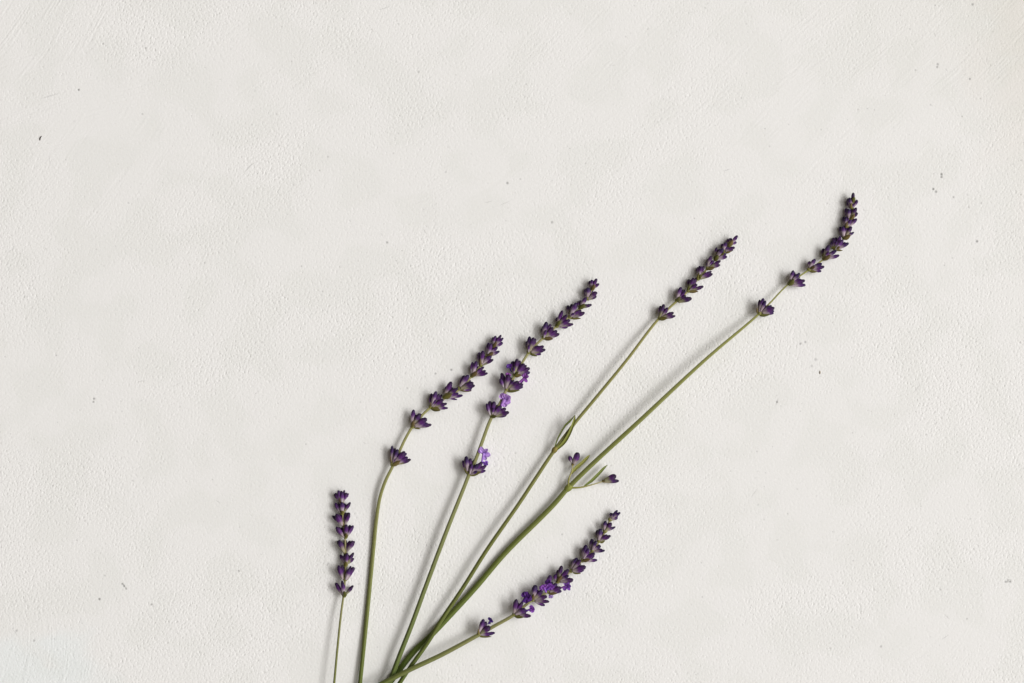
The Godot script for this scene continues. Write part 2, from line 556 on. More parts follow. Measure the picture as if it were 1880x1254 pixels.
# an open flower: a flaring tube with two lobes above and three below
func corolla_mesh(l: float, wide: float, tint: Color, throat: Color, seed_: int) -> ArrayMesh:
	var r := RandomNumberGenerator.new()
	r.seed = seed_
	var parts := []
	var tp: Array[Vector4] = []
	for i in 7:
		var t := i / 6.0
		tp.append(Vector4(0.0, 0.12 * l * sin(t * 1.4), -t * l * 0.62, wide * (0.13 + 0.13 * t * t)))
	parts.append(tube(tp, 12, 0.03, 0.4, throat, tint, 0.08))
	var tips := [[0.42, 0.35], [-0.42, 0.38], [1.35, -0.1], [-1.3, -0.12], [2.7, -0.35]]
	for q in tips:
		var ang: float = q[0] + r.randf_range(-0.25, 0.25)
		var lift: float = q[1]
		var ll: float = l * r.randf_range(0.38, 0.5)
		var lw: float = wide * r.randf_range(0.6, 0.8)
		var dir := Vector3(sin(ang), lift, -cos(ang)).normalized()
		var side := dir.cross(Vector3.UP).normalized()
		var up := side.cross(dir)
		var v := PackedVector3Array()
		var c := PackedColorArray()
		for i in 9:
			var t := i / 8.0
			var hw := 0.5 * lw * (0.45 + 0.55 * sin(minf(t * 1.15, 1.0) * PI * 0.62)) * sqrt(maxf(1.0 - pow(maxf(t - 0.55, 0.0) / 0.46, 2.0), 0.02))
			for j in 7:
				var s := j / 3.0 - 1.0
				var wave := 0.06 * lw * sin(s * 5.0 + t * 6.0 + ang * 3.0)
				v.append(Vector3(0, 0.11 * l, -0.58 * l) + dir * t * ll + side * s * hw + up * (0.22 * ll * sin(t * 2.4) * (0.6 + 0.4 * s * s) + wave))
				var f := 1.0 + 0.1 * cos(s * 9.0) - 0.1 * t + r.randf_range(-0.05, 0.05)
				c.append(Color(tint.r * f, tint.g * f, tint.b * f))
		var n := grid_normals(v, 9, 7, false)
		for k in n.size():
			if n[k].dot(up) < 0.0:
				n[k] = -n[k]
		parts.append(sheet(v, n, c, 9, 7))
	return merged(parts)


# ---------------------------------------------------------------- putting a sprig together

func begin(label: String, pts: Array, c0: Color, c1: Color, twist: float):
	root = Node3D.new()
	root.name = numbered("lavender_sprig")
	root.set_meta("label", label)
	root.set_meta("category", "lavender sprig")
	root.set_meta("group", "lavender sprigs fanned out on the plaster")
	add_child(root)
	path = smooth_path(pts)
	root.position = P(path[0].x, path[0].y, 0.0)
	var t3: Array[Vector4] = []
	for p in path:
		var q := P(p.x, p.y, p.z) - root.position
		t3.append(Vector4(q.x, q.y, q.z, p.w * UNIT))
	put("stem", tube(t3, 20, 0.085, twist, c0, c1), stem_mat, root)


func height_at(x: float, y: float) -> float:
	var best := 1e9
	var h := 0.003
	for p in path:
		var d := Vector2(p.x - x, p.y - y).length_squared()
		if d < best:
			best = d
			h = p.z
	return h


func at_frame(x: float, y: float) -> Vector2:
	return Vector2(frame.x + x / frame.z, frame.y + y / frame.z)


const BASE_LIFT := [-0.0006, -0.0005, 0.0, 0.0005, 0.0010]
const TIP_LIFT := [-0.0018, -0.0012, 0.0001, 0.0013, 0.0022]


# one ring of flowers: where it sits on the stem, its closed flowers and its scale leaves
# (each from x, y to x, y, width, layer from -1 low to 2 nearest the eye), in the coordinates of the current detail drawing
func whorl(bx: float, by: float, buds: Array, bracts: Array, hidden := 3) -> MeshInstance3D:
	var b := at_frame(bx, by)
	var h := height_at(b.x, b.y)
	var centre := P(b.x, b.y, h) - root.position
	var mean := Vector2.ZERO
	var longest := 0.0
	for q in buds:
		var d := Vector2(q[2] - q[0], q[3] - q[1])
		mean += d.normalized()
		longest = maxf(longest, d.length())
	mean = mean.normalized()
	# the green node that carries them
	var np: Array[Vector4] = []
	for i in 6:
		var t := i / 5.0
		var c := b + mean * (t - 0.3) * 9.0
		var q := P(c.x, c.y, h) - root.position - centre
		np.append(Vector4(q.x, q.y, q.z, UNIT * (2.4 + 1.8 * sin(t * PI))))
	var o := put("flower_whorl", tube(np, 12, 0.05, 0.3, lin(118, 118, 58), lin(146, 140, 96)), stem_mat, root, Transform3D(Basis(), centre))
	for q in buds:
		one_bud(o, centre, h, rooted(b, at_frame(q[0], q[1]), at_frame(q[2], q[3])), at_frame(q[2], q[3]), q[4] / frame.z, int(q[5]), q[6] if q.size() > 6 else -1)
	# those of the ring that lie underneath
	for k in hidden:
		var ang := (k - (hidden - 1) * 0.5) * (1.15 / maxf(hidden - 1, 1)) + rng.randf_range(-0.12, 0.12)
		var d := mean.rotated(ang)
		var l := longest / frame.z * rng.randf_range(0.8, 0.95)
		one_bud(o, centre, h, b + d * 4.0, b + d * (4.0 + l), rng.randf_range(6.0, 7.0) * minf(1.0, l / 18.0), -2, -1)
	for q in bracts:
		var z := int(q[5])
		var a := at_frame(q[0], q[1])
		var e := at_frame(q[2], q[3])
		var p0 := P(a.x, a.y, maxf(h + BASE_LIFT[z + 2] + 0.0003, 0.0004)) - root.position - centre
		var p1 := P(e.x, e.y, maxf(h + TIP_LIFT[z + 2] + 0.0006, 0.0006)) - root.position - centre
		var wide: float = q[4] / frame.z * UNIT
		put("bract", bract_meshes[rng.randi() % 4], bract_mat, o, toward(p0, p1, wide, wide, rng.randf_range(-0.25, 0.25)))
	return o


# the foot of a flower as it runs on under its neighbours towards the node
func rooted(b: Vector2, a: Vector2, e: Vector2) -> Vector2:
	var d := b - a
	var room := maxf(0.0, 25.0 - (e - a).length())
	return a + d.normalized() * minf(d.length() * 0.6, room)


func one_bud(o: Node3D, centre: Vector3, h: float, a: Vector2, e: Vector2, wide: float, z: int, kind: int):
	# the drawing shows the rim of a club, so its axis ends a little inside the outline
	var r := wide * UNIT * 0.5
	var h0: float = maxf(h + BASE_LIFT[z + 2], r * 0.6 + 0.0001)
	var h1: float = maxf(h + TIP_LIFT[z + 2] + rng.randf_range(-0.0003, 0.0003), r + 0.0002)
	var p0 := P(a.x, a.y, h0) - root.position - centre
	e += (e - a) * 0.06
	var p1 := P(e.x, e.y, h1) - root.position - centre
	p0 -= (p1 - p0) * 0.06
	var m := bud_meshes[kind if kind >= 0 else rng.randi() % 8]
	put("bud", m, bud_mat, o, toward(p0, p1, wide * UNIT * 1.08, wide * UNIT * rng.randf_range(0.95, 1.1), rng.randf() * TAU))


func corolla(o: MeshInstance3D, x0: float, y0: float, x1: float, y1: float, wide: float, lift: float, roll: float, tint: Color, throat: Color, seed_: int):
	var a := at_frame(x0, y0)
	var e := at_frame(x1, y1)
	var b := root.position + o.position
	var p0 := P(a.x, a.y, b.y + lift) - b
	var p1 := P(e.x, e.y, b.y + lift + 0.0004) - b
	var l := (p1 - p0).length()
	var t := toward(p0, p1, 1.0, 1.0, roll)
	t.basis = t.basis.orthonormalized()
	put("open_flower", corolla_mesh(l, wide / frame.z * UNIT, tint, throat, seed_), petal_mat, o, t)


# ---------------------------------------------------------------- the six sprigs

func V(x: float, y: float, h: float, r: float) -> Vector4:
	return Vector4(x, y, h * 0.001, r)


func sprig_short():
	begin("shortest lavender sprig with a small straight flower spike and thin stem, leftmost of the fan", [
		V(608, 1310, 6.4, 2), V(613.5, 1254, 6, 2), V(620, 1185, 5.2, 2), V(627, 1120, 4.2, 1.9), V(630.5, 1095, 3.4, 1.9), V(633.5, 1060, 2.9, 1.8), V(634.5, 1030, 2.7, 1.7), V(634, 995, 2.7, 1.6), V(631, 965, 2.6, 1.5), V(629, 938, 2.6, 1.4), V(628, 915, 2.5, 1.1)], lin(93, 103, 44), lin(158, 150, 112), 0.8)
	frame = Vector3(595, 890, 11.4)
	whorl(375, 370, [[300, 340, 235, 180, 70, 0], [330, 320, 297, 125, 70, 1], [372, 350, 372, 165, 72, 2, 6], [410, 340, 425, 120, 62, 0], [430, 350, 468, 175, 62, 1]], [[360, 390, 330, 270, 50, 1]], 3)
	whorl(380, 600, [[300, 560, 235, 385, 75, 0, 6], [330, 580, 310, 400, 62, -1], [380, 560, 375, 375, 88, 2, 2], [440, 570, 545, 375, 70, 0], [430, 530, 440, 400, 62, -1]], [[380, 615, 385, 540, 72, 2]])
	whorl(400, 850, [[370, 860, 250, 620, 108, 1, 0], [330, 850, 240, 640, 64, 0], [445, 850, 450, 590, 76, 0], [490, 820, 530, 595, 72, 1]], [])
	whorl(450, 1100, [[360, 1080, 255, 890, 86, 1], [390, 1090, 370, 900, 80, -1], [465, 1020, 465, 840, 80, 2, 0], [510, 1030, 545, 850, 70, 0], [520, 1060, 605, 860, 76, 1]], [[450, 1110, 465, 1010, 88, 2]])
	frame = Vector3(595, 990, 11.4)
	whorl(445, 290, [[420, 280, 310, 25, 95, 1, 1], [490, 270, 540, 40, 72, 0], [520, 240, 595, 40, 76, 1, 5]], [], 3)
	whorl(450, 550, [[440, 520, 430, 310, 72, 0], [465, 490, 480, 295, 76, 2, 0], [510, 480, 615, 290, 68, 0]], [[455, 560, 460, 465, 72, 2]], 3)
	whorl(440, 850, [[385, 830, 300, 560, 90, 1, 0], [410, 830, 375, 555, 70, 0], [480, 840, 535, 620, 86, 2, 2], [520, 830, 610, 590, 76, 1], [470, 830, 555, 570, 62, -1]], [], 3)
	whorl(420, 1190, [[365, 1150, 245, 920, 76, 0], [395, 1110, 390, 920, 80, 2, 2], [490, 1110, 605, 975, 68, 1], [385, 1050, 375, 870, 62, -1]], [[418, 1205, 432, 1085, 100, 2]], 2)


func sprig_bent():
	begin("lavender sprig whose stem bends like a crook below its spike, second from the left", [
		V(655, 1310, 3, 3.51), V(661, 1254, 2.4, 3.51), V(673, 1139, 1.2, 3.42), V(686.5, 1000, 1.2, 3.34), V(691, 955, 1.7, 3.26), V(698, 912, 2.6, 3.16), V(709, 880, 3.1, 3.08), V(717, 864, 3.3, 2.91), V(722.5, 853, 3.4, 2.83), V(745, 804, 3.4, 2.73), V(757, 784, 3.4, 2.65), V(787, 751, 3.1, 2.40), V(814, 733, 2.9, 2.22), V(842, 716, 2.8, 2.06), V(866.5, 690.5, 2.7, 1.88), V(882, 671.5, 2.6, 1.71), V(894, 652.5, 2.5, 1.54), V(905.5, 634.7, 2.4, 1.28), V(914, 622, 2.2, 0.94)], lin(84, 98, 40), lin(154, 148, 102), 1.2)
	frame = Vector3(700, 740, 10.03)
	whorl(200, 1140, [[195, 1080, 200, 795, 66, 0], [225, 1070, 255, 835, 52, -1], [255, 1050, 300, 860, 78, 1, 4], [300, 1030, 430, 900, 86, 2, 0], [360, 1010, 460, 930, 70, 1], [360, 1080, 480, 1000, 72, 1, 2], [390, 1110, 535, 1040, 66, 0], [260, 1090, 275, 1000, 44, 1, 6]],
		[[205, 1150, 355, 1060, 86, 2], [190, 1130, 170, 960, 44, 0]])
	whorl(570, 440, [[560, 340, 595, 130, 74, 0], [610, 340, 640, 220, 60, 0], [620, 350, 715, 200, 88, 1], [690, 380, 830, 290, 98, 2, 0], [700, 420, 850, 380, 80, 1, 2], [760, 450, 915, 400, 70, 0, 5], [650, 370, 740, 210, 70, -1]],
		[[560, 440, 595, 320, 80, 2], [590, 440, 725, 480, 46, 0]])
	frame = Vector3(770, 680, 14.75)
	whorl(300, 1000, [[290, 940, 290, 720, 70, 0, 6], [370, 900, 450, 580, 118, 2, 2], [470, 820, 530, 650, 112, 1, 3], [560, 800, 610, 670, 90, -1], [460, 950, 640, 790, 108, 2, 0], [540, 990, 735, 900, 98, 1, 1], [580, 1060, 760, 1020, 80, 0, 2], [390, 940, 440, 800, 62, 2, 6]],
		[[305, 1005, 570, 1085, 165, 1], [300, 1010, 300, 850, 60, 1]])
	whorl(670, 730, [[730, 540, 860, 320, 128, 1, 0], [720, 520, 720, 440, 52, 0], [850, 600, 1030, 490, 108, 2, 1], [830, 560, 900, 470, 90, 0], [880, 670, 1050, 620, 82, 2, 6], [920, 730, 1160, 680, 84, 1, 2], [900, 780, 1010, 790, 52, 0]],
		[[660, 745, 880, 635, 175, 2]])
	whorl(1070, 500, [[1110, 420, 1320, 140, 126, 1, 2], [1080, 400, 1200, 150, 92, 0], [1200, 470, 1450, 340, 128, 2, 1], [1280, 490, 1490, 410, 108, 1], [1250, 560, 1400, 540, 80, 0, 6], [1130, 500, 1330, 340, 80, 0]],
		[[1085, 520, 1410, 565, 95, 0]])
	frame = Vector3(850, 605, 13.2)
	whorl(215, 1130, [[205, 1000, 230, 800, 82, 1, 6], [270, 1000, 320, 780, 98, 2, 2], [370, 1050, 500, 910, 76, 1], [400, 1080, 545, 1000, 72, 0], [430, 1100, 590, 1060, 80, 1, 0], [340, 1050, 370, 900, 64, -1]], [[210, 1135, 345, 1020, 125, 2]])
	whorl(430, 870, [[330, 740, 400, 560, 90, -1], [400, 830, 400, 600, 62, 0], [480, 720, 480, 520, 98, 2, 0], [510, 800, 680, 640, 100, 1, 2], [530, 860, 725, 730, 80, 1, 3]], [[420, 870, 420, 700, 52, 2]])
	whorl(590, 640, [[590, 540, 620, 330, 90, 0], [640, 510, 680, 350, 98, 2, 6], [700, 530, 830, 430, 80, 1], [740, 590, 880, 530, 66, 0]], [[600, 650, 735, 550, 115, 2]], 3)
	whorl(720, 430, [[700, 280, 730, 190, 62, -1], [740, 270, 790, 160, 80, 1, 6], [790, 280, 830, 200, 60, 0], [860, 260, 920, 140, 70, 2, 0], [870, 290, 970, 210, 74, 2, 2], [860, 370, 960, 320, 78, 1, 6]], [[720, 445, 815, 290, 92, 2], [680, 420, 830, 335, 70, 1]], 3)


func sprig_open_flowers():
	begin("lavender sprig with pale violet open flowers beside its lower whorls, third from the left", [
		V(690, 1318, 4, 4.3), V(715, 1254, 4.6, 4.3), V(730, 1213, 5, 4.2), V(755.5, 1148, 4.8, 4.1), V(780.5, 1080, 4.4, 4), V(820, 975, 4.7, 3.8), V(855, 887, 4.3, 3.4), V(861, 871.5, 4.3, 3.4), V(872, 847.5, 4.2, 3.2), V(885, 812, 4.2, 3.2), V(901, 769.7, 4.2, 3.1), V(917.8, 741, 4, 2.9), V(930, 715, 3.8, 2.8), V(945, 690.4, 3.6, 2.6), V(971, 647.3, 3.4, 2.5), V(997, 620.7, 3.1, 2.3), V(1021, 599.7, 2.8, 2.1), V(1045, 582, 2.7, 2), V(1064.7, 565.8, 2.6, 1.8), V(1078, 548, 2.5, 1.6), V(1087, 531, 2.4, 1.4), V(1092, 518, 2.2, 1)], lin(74, 92, 39), lin(154, 148, 104), -1.0)
	frame = Vector3(840, 725, 7.838)
	var a := whorl(165, 1150, [[105, 1080, 75, 950, 46, 0], [140, 1090, 125, 890, 70, 1, 4], [170, 1100, 185, 920, 60, 0], [200, 1120, 210, 1000, 46, 2, 2], [250, 1090, 295, 1000, 60, 2, 4], [310, 1080, 350, 970, 60, 1, 0], [360, 1090, 410, 1020, 56, 1, 5], [230, 1130, 280, 1100, 42, 2, 4], [350, 1110, 400, 1090, 42, 0]],
		[[190, 1160, 345, 1105, 62, 1], [155, 1150, 85, 1040, 42, 0]])
	corolla(a, 345, 985, 418, 738, 96, 0.0004, 0.3, lin(206, 164, 240), lin(160, 108, 214), 41)
	corolla(a, 350, 960, 450, 985, 75, 0.0002, -0.4, lin(176, 122, 226), lin(120, 70, 180), 42)
	var b := whorl(490, 310, [[440, 260, 420, 130, 52, 1, 6], [470, 270, 465, 95, 70, 0], [510, 230, 525, 100, 66, 1], [560, 240, 625, 160, 66, 2, 0], [620, 270, 690, 195, 60, 1, 5], [660, 290, 735, 250, 60, 1], [590, 300, 700, 290, 52, 0], [520, 230, 520, 190, 40, 2, 6]],
		[[490, 325, 560, 305, 52, 2]])
	corolla(b, 610, 190, 735, -20, 135, 0.0, 0.2, lin(208, 160, 234), lin(192, 138, 224), 43)
	frame = Vector3(900, 610, 10.45)
	var c := whorl(310, 1100, [[210, 1030, 190, 900, 70, 1, 6], [240, 1000, 220, 790, 90, 0], [290, 1030, 350, 820, 108, 2, 5], [370, 1050, 400, 910, 60, 1], [400, 1060, 540, 950, 88, 1], [400, 1020, 450, 920, 42, 2], [450, 1080, 620, 1000, 96, 2, 0], [480, 1110, 620, 1050, 62, 0, 6]],
		[[310, 1110, 570, 1110, 95, 0]])
	corolla(c, 540, 970, 745, 835, 110, 0.0002, 0.4, lin(171, 102, 194), lin(184, 104, 200), 44)
	corolla(c, 340, 880, 345, 765, 70, 0.0012, 0.0, lin(160, 82, 176), lin(150, 66, 160), 45)
	var d := whorl(460, 830, [[430, 700, 440, 560, 98, 0], [500, 720, 515, 520, 90, 2, 3], [540, 680, 570, 550, 70, 0], [560, 770, 650, 610, 90, 2, 0], [600, 760, 690, 640, 70, 1], [620, 770, 750, 690, 80, 1, 5], [610, 820, 755, 770, 80, 0, 2], [455, 730, 455, 670, 42, 2, 6]],
		[[465, 845, 600, 820, 72, 1], [465, 835, 545, 755, 60, 2]])
	corolla(d, 410, 760, 360, 590, 95, -0.0004, 0.3, lin(109, 59, 164), lin(84, 44, 150), 46)
	whorl(735, 390, [[740, 300, 755, 90, 80, 1], [790, 320, 830, 110, 90, 2, 1], [820, 250, 870, 130, 70, 1], [735, 360, 745, 250, 44, 2, 6], [700, 300, 700, 180, 60, -1], [800, 370, 930, 270, 80, 0], [870, 370, 1020, 270, 80, 2, 0], [900, 400, 1050, 335, 75, 1], [860, 430, 970, 420, 60, 0, 2]],
		[[760, 400, 905, 460, 62, 0]])
	frame = Vector3(980, 505, 10.03)
	whorl(175, 1160, [[180, 1080, 235, 870, 85, 1, 4], [205, 1140, 225, 1020, 52, 2, 6], [250, 1060, 310, 910, 75, 1, 5], [270, 1080, 350, 970, 75, 2], [310, 1110, 425, 1030, 75, 1, 0], [360, 1150, 465, 1085, 66, 0], [140, 1080, 160, 960, 52, -1]],
		[[185, 1165, 360, 1175, 85, 1]])
	whorl(420, 940, [[460, 790, 525, 660, 75, 1, 0], [420, 880, 430, 780, 52, 0], [510, 850, 605, 740, 72, 2, 3], [540, 910, 660, 830, 80, 2, 0], [610, 950, 720, 905, 62, 1, 5], [520, 960, 620, 960, 60, 0, 6]], [[425, 940, 485, 835, 82, 2]])
	whorl(660, 775, [[680, 700, 700, 540, 72, 0], [700, 700, 780, 520, 85, 2, 2], [750, 740, 870, 655, 72, 1], [800, 770, 930, 695, 72, 1, 5], [700, 760, 735, 700, 46, 2], [640, 740, 640, 600, 46, -1]], [[675, 785, 870, 800, 60, 0]])
	whorl(850, 610, [[810, 590, 820, 490, 62, 0], [890, 500, 960, 420, 80, 2, 2], [860, 560, 890, 470, 62, 0], [950, 590, 1060, 545, 60, 1]], [[845, 615, 945, 535, 92, 2]], 3)
	whorl(990, 440, [[990, 340, 1000, 235, 98, 1, 4], [930, 380, 950, 260, 70, -1], [960, 420, 985, 300, 70, 0], [945, 380, 945, 320, 44, 0, 6], [1030, 440, 1160, 320, 75, 1], [1040, 460, 1150, 390, 60, 0, 7], [930, 420, 960, 350, 60, -1]], [], 3)
	whorl(1075, 260, [[1040, 180, 1070, 90, 64, 1, 2], [1010, 210, 1030, 110, 60, -1], [1110, 180, 1155, 70, 60, 2, 0], [1150, 220, 1200, 160, 46, 0], [1080, 180, 1095, 110, 52, 0]], [[1075, 270, 1120, 175, 80, 2]], 2)


func sprig_leaf_pair():
	begin("lavender sprig with a pair of slim leaves closing into a loop halfway up its stem", [
		V(696, 1312, 4.6, 3.6), V(735, 1252, 4.8, 3.6), V(751, 1228, 4.9, 3.6), V(785, 1180, 4.8, 3.6), V(814, 1133, 4.8, 3.6), V(849.5, 1080, 5, 3.5), V(892, 1012.5, 5, 3.5), V(956, 920, 4.4, 3.4), V(980, 883.5, 4, 3.4), V(1016, 829.5, 3.7, 3.2), V(1056, 776, 4, 3), V(1086, 740, 4.4, 3), V(1150, 662, 5, 2.7), V(1210, 584.5, 3.2, 2.4), V(1233, 561.5, 2.9, 2.2), V(1243, 552.5, 2.8, 2.1), V(1263.5, 534, 2.7, 2), V(1281.5, 512, 2.6, 1.9), V(1299, 493, 2.6, 1.8), V(1313, 476.5, 2.6, 1.7), V(1329, 461.5, 2.5, 1.6), V(1338, 451, 2.4, 1.4), V(1345, 443, 2.2, 0.9)], lin(70, 85, 32), lin(150, 144, 92), 0.6)
	frame = Vector3(980, 740, 6.965)
	var g := at_frame(0, 0)
	var node := [V(g.x + 36.2, g.y + 88, 3.7, 0), V(1019, 824, 3.7, 0)]
	var np: Array[Vector4] = []
	for i in 7:
		var t := i / 6.0
		var q := P(lerpf(node[0].x - 1.5, node[1].x + 3.0, t), lerpf(node[0].y + 3.0, node[1].y - 3.0, t), 0.0037) - root.position
		np.append(Vector4(q.x, q.y, q.z, UNIT * (3.1 + 1.9 * sin(t * PI))))
	put("stem_node", tube(np, 14, 0.06, 0.2, lin(120, 112, 58), lin(132, 120, 66)), stem_mat, root)
	leaf("leaf", [V(1017.5, 825, 4.0, 1.2), V(1021.5, 811, 4.4, 1.3), V(1028.5, 796, 4.9, 1.6), V(1037.2, 781.5, 5.4, 1.8), V(1047, 772, 5.8, 1.8), V(1055, 762.5, 6.0, 0.4)], -0.35, lin(92, 100, 42), lin(80, 90, 36), root)
	leaf("leaf", [V(1019.5, 827, 4.0, 2.0), V(1034.5, 813, 4.6, 3.2), V(1044, 798, 5.2, 3.1), V(1050.2, 783.5, 5.7, 2.8), V(1054.5, 770, 6.0, 1.9), V(1055.5, 762.5, 6.1, 0.4)], -0.1, lin(122, 126, 54), lin(70, 80, 30), root)
	frame = Vector3(1195, 500, 12.54)
	whorl(195, 1065, [[190, 1000, 220, 780, 76, 0], [215, 1010, 295, 745, 88, 1, 7], [290, 970, 385, 820, 88, 1, 5], [340, 1000, 515, 930, 86, 2, 3], [390, 1050, 555, 1005, 70, 1, 5]], [[195, 1080, 385, 1050, 95, 2]], 3)
	whorl(590, 650, [[600, 560, 690, 350, 90, 1], [660, 560, 740, 410, 80, 0], [690, 540, 790, 440, 72, 1], [680, 620, 800, 540, 72, 1, 3], [670, 700, 930, 600, 108, 2, 7]], [[590, 655, 665, 555, 72, 2]], 3)
	whorl(860, 430, [[890, 350, 980, 140, 98, 1, 3], [960, 330, 1050, 130, 80, 0], [950, 360, 1060, 280, 72, 2, 0], [1020, 410, 1200, 325, 86, 1, 3]], [[875, 440, 1095, 440, 80, 1], [850, 410, 880, 305, 62, 1]], 3)
	frame = Vector3(1270, 425, 13.2)
	whorl(150, 1150, [[160, 1010, 195, 840, 80, 0], [250, 1030, 290, 845, 76, 1, 3], [200, 1000, 240, 850, 72, 1], [280, 1090, 470, 970, 84, 2, 0], [290, 1150, 495, 1030, 84, 1, 3]], [[140, 1160, 180, 1000, 72, 2], [200, 1150, 222, 1030, 70, 2]], 4)
	whorl(380, 900, [[400, 720, 470, 600, 90, 1], [440, 780, 530, 710, 70, 1, 6], [520, 810, 690, 710, 80, 2, 3], [560, 860, 680, 810, 70, 0], [380, 860, 400, 740, 72, 0]], [[390, 905, 565, 870, 95, 2]], 4)
	whorl(570, 680, [[570, 480, 600, 390, 72, 0], [660, 510, 760, 420, 98, 2, 4], [700, 660, 850, 610, 80, 1, 2], [640, 500, 680, 430, 80, 0], [760, 590, 830, 540, 70, 1]], [[560, 690, 645, 570, 122, 2], [680, 580, 790, 515, 92, 2]], 4)
	whorl(780, 480, [[740, 380, 830, 275, 92, 2, 2], [690, 400, 740, 300, 74, -1], [870, 470, 1035, 385, 76, 2, 0], [800, 460, 890, 380, 62, 1, 6]], [[825, 525, 990, 445, 62, 1]], 4)
	whorl(900, 345, [[1010, 230, 1105, 105, 84, 2, 2], [850, 280, 880, 190, 70, -1], [900, 240, 960, 165, 62, 0], [1000, 300, 1075, 250, 62, 0, 6]], [[895, 350, 1000, 210, 125, 2]], 3)


func sprig_long():
	begin("longest lavender sprig, rightmost, with two small side shoots and a spike that curves upward", [
		V(668, 1312, 1.6, 4.93), V(715, 1254, 1.6, 4.93), V(728.5, 1236.5, 1.6, 4.93), V(759, 1197.5, 1.6, 4.93), V(788, 1170, 1.6, 4.85), V(827, 1129, 1.6, 4.85), V(873, 1079, 1.7, 4.76), V(926, 1017, 2, 4.67), V(1018.5, 924.3, 3, 4.50), V(1043, 896, 3.4, 4.32), V(1180, 767.3, 6.4, 3.98), V(1300, 656, 6, 3.12), V(1386, 583, 4.2, 2.25), V(1393, 576.5, 4.1, 2.07), V(1412, 558, 3.8, 1.65), V(1445, 524, 3.4, 1.55), V(1485.5, 495, 3, 1.65), V(1513, 475.5, 2.8, 1.65), V(1535, 458, 2.7, 1.65), V(1549.5, 436.5, 2.6, 1.55), V(1557.5, 416.5, 2.5, 1.47), V(1562, 400.8, 2.5, 1.30), V(1566, 378.5, 2.4, 1.13), V(1566.5, 362, 2.2, 0.86)], lin(69, 88, 30), lin(148, 146, 88), 0.9)
	side_shoots()
	frame = Vector3(1375, 480, 11.4)
	whorl(215, 1090, [[195, 960, 225, 810, 62, 0], [225, 990, 300, 780, 84, 1, 2], [290, 970, 345, 830, 70, 2], [240, 1070, 340, 910, 62, 0], [360, 1030, 470, 930, 86, 1, 4], [400, 1050, 525, 970, 86, 2, 0], [450, 1070, 520, 1040, 70, 1], [440, 1090, 510, 1085, 62, 0, 2]],
		[[220, 1115, 440, 1115, 95, 0], [180, 1090, 165, 955, 42, 0]], 3)
	whorl(840, 470, [[880, 340, 930, 195, 76, 1, 2], [930, 330, 965, 255, 62, 0], [970, 350, 1060, 250, 76, 2, 4], [960, 430, 1080, 375, 70, 1, 6], [1010, 450, 1165, 400, 80, 2, 0], [920, 510, 1175, 495, 74, 0, 2]], [[835, 490, 945, 370, 125, 2]], 3)
	whorl(1250, 170, [[1230, 90, 1275, 0, 72, 0], [1290, 60, 1385, -45, 82, 1, 2], [1380, 130, 1520, 45, 80, 2, 4], [1430, 160, 1570, 110, 76, 1, 0], [1420, 190, 1510, 205, 62, 0, 2], [1300, 130, 1390, 90, 60, 0]], [[1260, 180, 1430, 220, 82, 0], [1285, 145, 1385, 110, 70, 2]], 3)
	frame = Vector3(1495, 345, 8.956)
	whorl(155, 1170, [[180, 1070, 240, 945, 74, 1], [140, 1120, 150, 1000, 62, -1], [220, 1090, 240, 1050, 46, 2, 6], [260, 1090, 360, 1030, 60, 2, 4], [290, 1160, 405, 1110, 56, 1, 2]], [[160, 1185, 270, 1105, 82, 2], [150, 1150, 180, 1040, 52, 0]], 4)
	whorl(340, 1010, [[370, 990, 470, 860, 66, 2, 6], [320, 960, 345, 830, 62, -1], [270, 1000, 285, 880, 60, -1], [390, 940, 430, 800, 60, 0], [360, 930, 370, 880, 42, 1, 6], [400, 1000, 560, 910, 60, 1, 4], [300, 960, 330, 860, 52, 0]], [[355, 1005, 425, 965, 52, 2], [340, 1015, 470, 1032, 40, 0], [275, 985, 370, 970, 46, 1]], 4)
	whorl(490, 830, [[470, 740, 470, 640, 68, 1, 2], [430, 760, 420, 640, 58, -1], [530, 740, 545, 640, 58, 0], [500, 740, 500, 620, 60, -1], [570, 720, 610, 640, 60, 1], [595, 770, 650, 730, 38, 0], [440, 800, 430, 730, 42, -1]], [[485, 840, 600, 775, 78, 2]], 4)
	whorl(540, 650, [[620, 610, 695, 510, 60, 1, 2], [490, 600, 480, 480, 60, -1], [540, 580, 550, 470, 62, 0], [600, 600, 640, 490, 58, 0], [570, 600, 600, 530, 52, 1], [500, 600, 520, 480, 60, 0]], [[520, 660, 540, 550, 44, 2]], 4)
	whorl(580, 510, [[550, 470, 565, 350, 66, 1, 4], [520, 470, 520, 340, 60, -1], [590, 460, 610, 350, 60, 0], [640, 490, 710, 415, 50, 0], [520, 500, 530, 400, 50, 0], [640, 410, 690, 330, 60, 1, 7]], [[605, 520, 665, 430, 62, 2]], 4)
	whorl(620, 330, [[590, 290, 575, 165, 64, 1, 4], [555, 300, 548, 180, 60, -1], [545, 350, 540, 230, 58, -1], [620, 260, 620, 160, 54, 0], [670, 310, 710, 210, 50, 1, 2], [570, 320, 560, 200, 50, 0], [640, 320, 650, 260, 42, 1, 6], [640, 175, 640, 85, 54, 1, 7]], [[640, 245, 662, 140, 68, 2], [600, 330, 610, 240, 44, 2]], 4)


